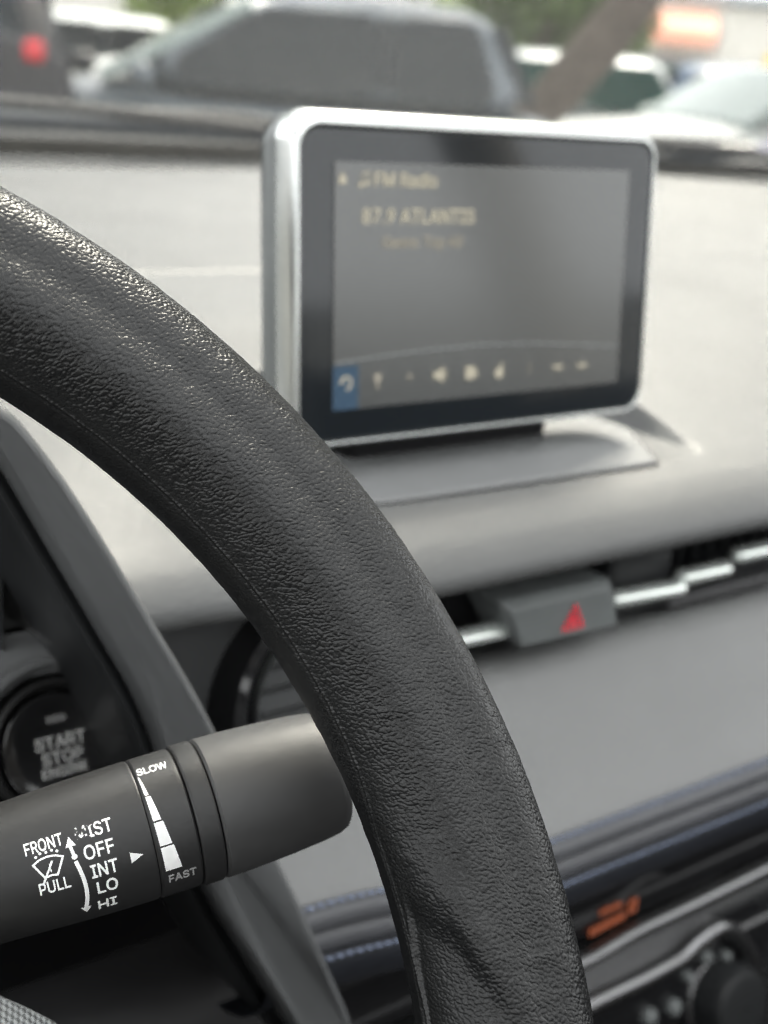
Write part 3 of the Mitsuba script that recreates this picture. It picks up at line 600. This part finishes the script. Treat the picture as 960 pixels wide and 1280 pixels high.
# ------------------------------------------------------------------ infotainment display
def display():
    key = thing('infotainment_display', 'tablet style display in a bright silver frame standing on the dashboard', 'display')
    th = .1049; c = A(.0000, .3940, 1.0727)
    n = A(0, -math.cos(th), math.sin(th)); v = A(0, math.sin(th), math.cos(th)); W, H = .1818, .1155; cc = A(.0, .3941, 1.0727)
    # the glass is centred .0173 m right of the point seen at the left edge
    gx = A(.0002, 0, 0); o = cc + gx
    F = lambda q: o + q[:, :1] * X_ + q[:, 1:2] * v + q[:, 2:3] * n
    g = rrect(W, H, .0085, 10)
    # bezel glass slightly crowned edge
    add(f'{key}__cover_glass', slab(g, .004, .0008, lambda q: F(np.c_[q[:, :2], -q[:, 2]])), 'm_glassblack', 25)
    # frame: ring flaring outwards and back, wide at the top and left
    def ring(l, r, t, b, d, rad):
        q = rrect(W + l + r, H + t + b, rad, 10, ((r - l) / 2, (t - b) / 2)); return F(np.c_[q, np.full(len(q), d)])
    rings = [ring(.0001, .0001, .0001, .0001, -.003, .0085), ring(.0001, .0001, .0001, .0001, .0006, .0085), ring(.0006, .0005, .0008, .0005, .0011, .0088), ring(.0018, .0011, .0026, .0014, .0009, .0095),
             ring(.0032, .0016, .0048, .0022, -.0012, .0105), ring(.0040, .0019, .0060, .0026, -.0042, .0112), ring(.0043, .0020, .0064, .0027, -.0080, .0115), ring(.0040, .0018, .0060, .0025, -.0095, .0112)]
    add(f'{key}__silver_frame', grid(np.array(rings), wrap_v=True), 'm_satin', True)
    rb = [ring(.0040, .0018, .0058, .0024, -.0095, .011), ring(.0044, .0018, .0056, .0022, -.0125, .011), ring(.0040, .0, .004, .0, -.020, .011), ring(-.004, -.008, -.006, -.004, -.027, .010), ring(-.02, -.02, -.02, -.02, -.030, .008)]
    add(f'{key}__rear_shell', loft(np.array(rb)), 'm_housing', 40)
    add(f'{key}__stand', rbox(o - v * .060 - n * .030, (.11, .022, .024), .004), 'm_void', 30)
    sc = o + n * .0002
    sw, sh = .1524, .0914
    add(f'{key}__screen', plate2(sbox(-sw / 2, -sh / 2, sw / 2, sh / 2), sc, X_, v, n, .0004), 'm_lcd')
    S = lambda a, b: sc + n * .0007 + X_ * a + v * b
    glow = dict(type='area', radiance=rgb(.036, .033, .024)); dim = dict(type='area', radiance=rgb(.023, .021, .016))
    def word(t, h, a, b, e, nm='lettering', al='l'):
        k = add(f'{key}__{nm}', flat_text(t, h, S(a, b), X_, v, n, al, True, .0002), 'm_trim'); scene[k]['emitter'] = e
    word('FM Radio', .0050, -.0585, .0397, glow); word('87.9 ATLANTIS', .0053, -.0640, .0264, glow); word('Genre: Top 40', .0042, -.0545, .0168, dim)
    def icon(polys, a, b, e=glow, nm='icon'):
        k = add(f'{key}__{nm}', cat(*[plate2(p, S(a, b), X_, v, n, .0002) for p in polys]), 'm_trim'); scene[k]['emitter'] = e
    dot = lambda x, y, r: Point(x, y).buffer(r, 6)
    note = [dot(-.0012, -.0020, .0010), dot(.0016, -.0014, .0010), sbox(-.0006, -.002, -.0002, .0022), sbox(.0022, -.0014, .0026, .0028), Polygon([(-.0006, .0018), (.0026, .0026), (.0026, .0032), (-.0006, .0024)])]
    icon(note, -.0635, .0395)
    icon([Polygon([(-.0016, -.002), (.0016, -.002), (.0016, .0), (.0, .0022), (-.0016, .0)])], -.0728, .0398)
    add(f'{key}__active_tile', plate2(sbox(-.0058, -.0084, .0058, .0084), S(-.0704, -.0373) - n * .0004, X_, v, n, .0002), 'm_blue'); scene[f'{key}__active_tile']['emitter'] = dict(type='area', radiance=rgb(.0005, .002, .004))
    add(f'{key}__menu_line', tube([S(a, -.0278 + .0030 * (1 - (a / .075) ** 2) - .002 * (a > .0) * (a / .075)) for a in np.linspace(-.0755, .0755, 30)], .0004, 6), 'm_rule', 60)
    arc = dot(0, 0, .0028).difference(dot(0, 0, .0019)).difference(sbox(-.004, -.004, .0, .0))
    icon([arc, Polygon([(-.0032, 0), (-.0008, 0), (-.002, .0018)])], -.0704, -.0355)
    icon([dot(0, .0008, .0018), sbox(-.0005, -.0035, .0005, 0)], -.0557, -.0352, dim)
    icon([sbox(-.0014, -.0003, .0014, .0003), sbox(-.0003, -.0014, .0003, .0014)], -.0402, -.0350, dim)
    icon([sbox(-.0032, -.0014, -.001, .0014), Polygon([(-.001, -.0014), (.0016, -.0034), (.0016, .0034), (-.001, .0014)]), sbox(.0024, -.0018, .0030, .0018)], -.0250, -.0354)
    icon([sbox(-.0030, -.0026, .0014, .0026), sbox(.0018, -.0018, .0030, .0010), dot(-.001, 0, .001)], -.0087, -.0356)
    icon([dot(-.0010, -.0010, .0022), Polygon([(-.001, .001), (.0004, .0036), (.0010, .0012)])], .0072, -.0357)
    icon([sbox(-.0002, -.0022, .0002, .0022)], .0230, -.036, dim)
    icon([Polygon([(-.0034, 0), (-.0006, .0014), (-.0006, -.0014)]), Polygon([(-.0006, 0), (.0022, .0014), (.0022, -.0014)])], .0394, -.0364)
    icon([Polygon([(.0034, 0), (.0006, .0014), (.0006, -.0014)]), Polygon([(.0006, 0), (-.0022, .0014), (-.0022, -.0014)])], .0537, -.0366)
display()

# ------------------------------------------------------------------ wiper stalk
def stalk():
    key = thing('wiper_stalk', 'black wiper stalk with worn white lettering, pointing right behind the wheel', 'stalk')
    Bp = A(-.2585, .2326, .9804); a = A(.96419683, -.2057319, .16732861); fr = A(-.26484735, -.77901639, .56832152); up = A(-.01342987, .59229034, .80561268); r0 = .0158
    def rev(prof, k=96):
        ang = np.arange(k) * 2 * np.pi / k
        return loft(np.array([Bp + a * u + r * (np.cos(ang)[:, None] * fr + np.sin(ang)[:, None] * up) for u, r in prof]))
    def r_at(u): return np.interp(u, [-.06, -.03, -.012, 0, .014, .0274, .0281, .043, .072], [.0120, .0134, .0141, .0146, .01535, .0157, .0158, .0158, .0142])
    add(f'{key}__barrel', rev([(-.075, .012), (-.060, .0120), (-.030, .0134), (-.012, .0141), (0, .0146), (.014, .01535), (.0274, .0157), (.0279, .0155), (.0280, .014)]), 'm_stalk', 35)
    add(f'{key}__speed_dial', rev([(.0280, .0145), (.0281, .0153), (.0286, .0157), (.0365, .0158), (.0372, .0157), (.0376, .0153), (.0377, .0145)]), 'm_stalk', 35)
    add(f'{key}__collar_ring', rev([(.0377, .0150), (.0379, .0158), (.0384, .01615), (.0424, .01615), (.0428, .0158), (.0429, .0150)]), 'm_stalk', 35)
    add(f'{key}__end_cap', rev([(.0430, .0148), (.0432, .0156), (.0438, .0161), (.050, .01605), (.060, .0156), (.068, .0150), (.0715, .0145), (.0733, .0138), (.0741, .0128), (.0744, .0115), (.0742, .0)]), 'm_cap_lit', 35)
    def wrap(m, u, deg, e=.00012):
        for _ in range(5):
            ed = m.vertices[m.edges_unique]; L = np.linalg.norm(ed[:, 0] - ed[:, 1], axis=1).max()
            if L < .0007: break
            m = m.subdivide_to_size(.0007, max_iter=6) if hasattr(m, 'subdivide_to_size') else m.subdivide()
        uu = u + m.vertices[:, 0]; rr = r_at(uu); an = math.radians(deg) + m.vertices[:, 1] / r0; h = rr + e * .3 + m.vertices[:, 2]
        return trimesh.Trimesh(Bp + a * uu[:, None] + h[:, None] * (np.cos(an)[:, None] * fr + np.sin(an)[:, None] * up), m.faces, process=False)
    def text(t, h, u, deg, w, m='m_print', nm='lettering'):
        q = meshkit.text_mesh(t, h, .00008, True); q.vertices[:, 0] *= w / (q.bounds[1, 0] - q.bounds[0, 0]); q.vertices[:, :2] -= [(q.bounds[0, 0] + q.bounds[1, 0]) / 2, h / 2]
        return add(f'{key}__{nm}', wrap(q, u, deg), m)
    def flat(polys, u, deg, nm, m='m_print'):
        return add(f'{key}__{nm}', wrap(cat(*[trimesh.creation.extrude_polygon(p, .00008, engine='earcut') for p in polys]), u, deg), m)
    text('FRONT', .0026, .0061, 11.5, .0079); text('PULL', .0026, .0064, -22.8, .0064)
    q = meshkit.text_mesh('MIST', .0028, .00008, True); q.vertices[:, 0] *= .0078 / (q.bounds[1, 0] - q.bounds[0, 0]); q.vertices[:, :2] -= [(q.bounds[0, 0] + q.bounds[1, 0]) / 2, .0014]
    q = q.subdivide_to_size(.00016, max_iter=12); ct = q.triangles_center; wear = meshkit.fbm(np.c_[ct[:, :2] * 1500, ct[:, 2] * 0], 3, 4)
    q.update_faces(wear < .40 + .30 * sstep(-.0016, .0004, ct[:, 0]) + .4 * sstep(.0002, .001, ct[:, 0])); k = add(f'{key}__lettering', wrap(q, .0166, 11), 'm_print'); tag(k, 'partly worn away lettering')
    for t, u, d, w in (('OFF', .0167, -5, .0064), ('INT', .0169, -20.8, .0057), ('LO', .0168, -36, .0044), ('HI', .0162, -55, .0040)): text(t, .0029, u, d, w)
    # worn patch over the first two letters of the top word: bare plastic where the paint is rubbed off
    dot = lambda x, y, r: Point(x, y).buffer(r, 5)
    fan = Polygon([(-.0034, .0016), (-.0018, .0024), (0, .0027), (.0018, .0024), (.0034, .0016), (.0014, -.0022), (0, -.0019), (-.0014, -.0022)])
    drops = [dot(x, y, .00032) for x, y in ((-.0022, .0030), (-.0012, .0035), (0, .0034), (.0012, .0035), (.0022, .0030))]
    bits = [fan.difference(fan.buffer(-.00045)), Polygon([(-.0022, -.0032), (-.0018, -.0034), (.0010, .0012), (.0006, .0014)]), sbox(.0000, -.0010, .0003, -.0004), sbox(0, .0002, .0003, .0008)]
    flat(bits + drops, .0062, -7.5, 'wiper_symbol')
    tt = np.linspace(0, 1, 14); path = np.c_[.0009 * np.sin(tt * 3.1), -.0008 - .0128 * tt]
    from shapely.geometry import LineString
    flat([LineString(path).buffer(.00042, cap_style='flat')], .01155, -5.6, 'arrow_line')
    flat([Polygon([(-.0011, -.0006), (.0011, -.0006), (0, .0016)])], .0113, 5.5, 'arrow_head'); flat([Polygon([(-.0011, .0006), (.0011, .0006), (0, -.0014)])], .0117, -54.5, 'arrow_head')
    flat([dot(0, 0, .00062)], .01155, -5.0, 'arrow_dot'); flat([LineString([(0, 0), (-.0003, .0018)]).buffer(.00035)], .0115, -3.5, 'arrow_line')
    flat([Polygon([(-.0013, -.0012), (-.0013, .0012), (.0014, 0)])], .0239, -19, 'pointer')
    # widening bar of four fields
    deg = [42.5, 24.2, 23.0, 2.8, 1.4, -17.2, -18.6, -39.5]; wl = lambda d: .0286 + .0007 * (42.5 - d) / 82; wr = lambda d: .0287 + .0042 * (42.5 - d) / 82
    for i in range(0, 8, 2):
        d0, d1 = deg[i], deg[i + 1]; m0 = (d0 + d1) / 2; y0, y1 = [math.radians(d - m0) * r0 for d in (d0, d1)]; u0 = .030
        flat([Polygon([(wl(d0) - u0, y0), (wl(d1) - u0, y1), (wr(d1) - u0, y1), (wr(d0) - u0 + .0002, y0)])], u0, m0, 'speed_field')
    text('SLOW', .0021, .0322, 48.5, .0068); text('FAST', .0022, .0328, -49, .0062, 'm_printdim')
stalk()

def column():
    key = thing('column_cover', 'black steering column cover below the stalk', 'steering column cover')
    add(f'{key}__upper_shell', rbox((-.362, .275, .955), (.150, .15, .085), .022), 'm_black', 40)
    add(f'{key}__lower_shell', rbox((-.362, .285, .885), (.140, .15, .09), .025), 'm_black', 40)
column()

# ------------------------------------------------------------------ steering wheel
def wheel():
    key = thing('steering_wheel', 'black grained steering wheel crossing the view from upper left to lower right', 'steering wheel')
    C = A(-.3574, .1647, .9929); n = A(0, -.81078755, .58534054); e1 = A(1, 0, 0); e2 = A(0, .58534054, .81078755)
    R0, ra, rb = .1708, .0185, .0157
    th = np.radians(np.concatenate([np.linspace(62.3, 345.7, 110), np.linspace(-14, 62, 1150)])); nf = 110
    ph = np.radians(np.concatenate([np.linspace(206, 379, 50), np.linspace(20.0, 205.4, 270)]))
    TH, PH = np.meshgrid(th, ph, indexing='ij')
    THd = np.degrees(np.where(TH > np.pi, TH - 2 * np.pi, TH)); PHd = np.degrees(PH) % 360
    # pebbled grain: cells on the unrolled surface (s along the rim, t round it), repeating round the section
    per = .1075; s = (R0 + .004) * np.radians(THd); t = PHd / 360 * per
    r = np.random.default_rng(11); d = .00108
    gs = np.arange(-.05, .20, d); gt = np.arange(0, per, d)
    GS, GT = np.meshgrid(gs, gt, indexing='ij'); pts = np.stack([GS + r.uniform(-.48, .48, GS.shape) * d + (np.arange(len(gt)) % 2)[None] * d / 2, GT + r.uniform(-.48, .48, GS.shape) * d], -1).reshape(-1, 2)
    seeds = np.vstack([pts, pts + [0, per], pts - [0, per]]); w = np.array([1.0, .80])
    sel = slice(nf, None)
    q = np.stack([s[sel], t[sel]], -1)
    wob = np.stack([meshkit.fbm(np.c_[q.reshape(-1, 2) * 900, np.zeros(q.size // 2)], 2, 3) - .5, meshkit.fbm(np.c_[q.reshape(-1, 2) * 900, np.zeros(q.size // 2)], 2, 8) - .5], -1).reshape(q.shape)
    q = q + wob * .0011
    dd, _ = cKDTree(seeds * w).query(q.reshape(-1, 2) * w, k=2); f = ((dd[:, 1] - dd[:, 0]) / d).reshape(q.shape[:2])
    peb = np.clip(f / .42, 0, 1); peb = peb * (2 - peb)
    low = meshkit.fbm(np.c_[q.reshape(-1, 2) * [260, 160], np.zeros(q.size // 2)], 3, 21).reshape(q.shape[:2])
    fine = meshkit.fbm(np.c_[q.reshape(-1, 2) * 2600, np.zeros(q.size // 2)], 2, 5).reshape(q.shape[:2])
    p_, t_ = PHd[sel], THd[sel]
    amp = .00018 * (.75 + .5 * low) * (1 - .40 * sstep(140, 175, np.where(p_ > 300, 0, p_)))
    hgt = np.zeros_like(TH); hgt[sel] = amp * peb + .00003 * fine + .00022 * (low - .5)
    # parting line on the inner side
    pl = np.interp(t_, [-14, 6, 11, 17.4, 24.8, 37, 62], [182, 179, 169, 165, 162.5, 162.5, 163])
    hgt[sel] += .00024 * np.exp(-((p_ - pl) / 1.0) ** 2) - .00020 * np.exp(-((p_ - pl - 2.4) / 1.3) ** 2)
    # below the thumb rest the inner side steps back to a flat pad
    edge = np.interp(p_, [100, 115, 127, 141, 167, 185, 205], [-12, -8, -5.2, -2.3, .2, 1.2, 2.5])
    k = sstep(1.6, -1.8, t_ - edge) * sstep(100, 122, p_) * (p_ < 300)
    swell = np.exp(-((t_ - edge - 3.2) / 3.0) ** 2) * np.exp(-((p_ - 135) / 24) ** 2)
    rd = np.interp(t_, [-14, -8, -4.2, 0, 1], [182, 181, 178.5, 171.5, 170])
    k2 = k * sstep(3.5, -1.0, p_ - rd)
    hgt[sel] += -.0010 * k2 + .0014 * swell + .00015 * np.exp(-((p_ - rd) / 1.2) ** 2) * k
    hgt += .0007 * np.exp(-((PHd - 60) / 15) ** 2) + .0009 * np.exp(-((PHd - 122) / 16) ** 2) - .0007 * np.exp(-((PHd - 92) / 11) ** 2)
    rr = np.stack([(ra + hgt) * np.cos(PH), (rb + hgt) * np.sin(PH)], -1)
    rad_ = np.cos(TH)[..., None] * e1 + np.sin(TH)[..., None] * e2
    P = C + rad_ * (R0 + rr[..., :1]) + n * rr[..., 1:]
    m = grid(P, wrap_u=True, wrap_v=True)
    add(f'{key}__rim', m, 'm_rim', True)
    W2 = lambda x, y, h: C + e1 * x + e2 * y + n * h
    aa = np.arange(96) * 2 * np.pi / 96
    hub = loft(np.array([[W2(.105 * k * math.cos(b), -.0365 + .070 * k * math.sin(b), h - .006) for b in aa] for k, h in ((.99, -.045), (1.0, -.020), (.985, -.010), (.93, -.003), (.7, .005), (.35, .009), (.01, .010))]))
    add(f'{key}__hub_pad', hub, 'm_weave', 40)
    for ang in (-26, 206, 270):
        a = math.radians(ang); d1 = e1 * math.cos(a) + e2 * math.sin(a); d2 = np.cross(n, d1)
        ring = []
        for q_, wd in ((.060, .030), (.09, .024), (.125, .019), (.152, .020), (.160, .022)):
            ring.append([C + d1 * q_ + d2 * (wd * math.cos(b)) + n * (-.012 + .007 * math.sin(b)) for b in np.arange(24) * np.pi / 12])
        add(f'{key}__spoke', loft(np.array(ring)), 'm_black', 40)
wheel()
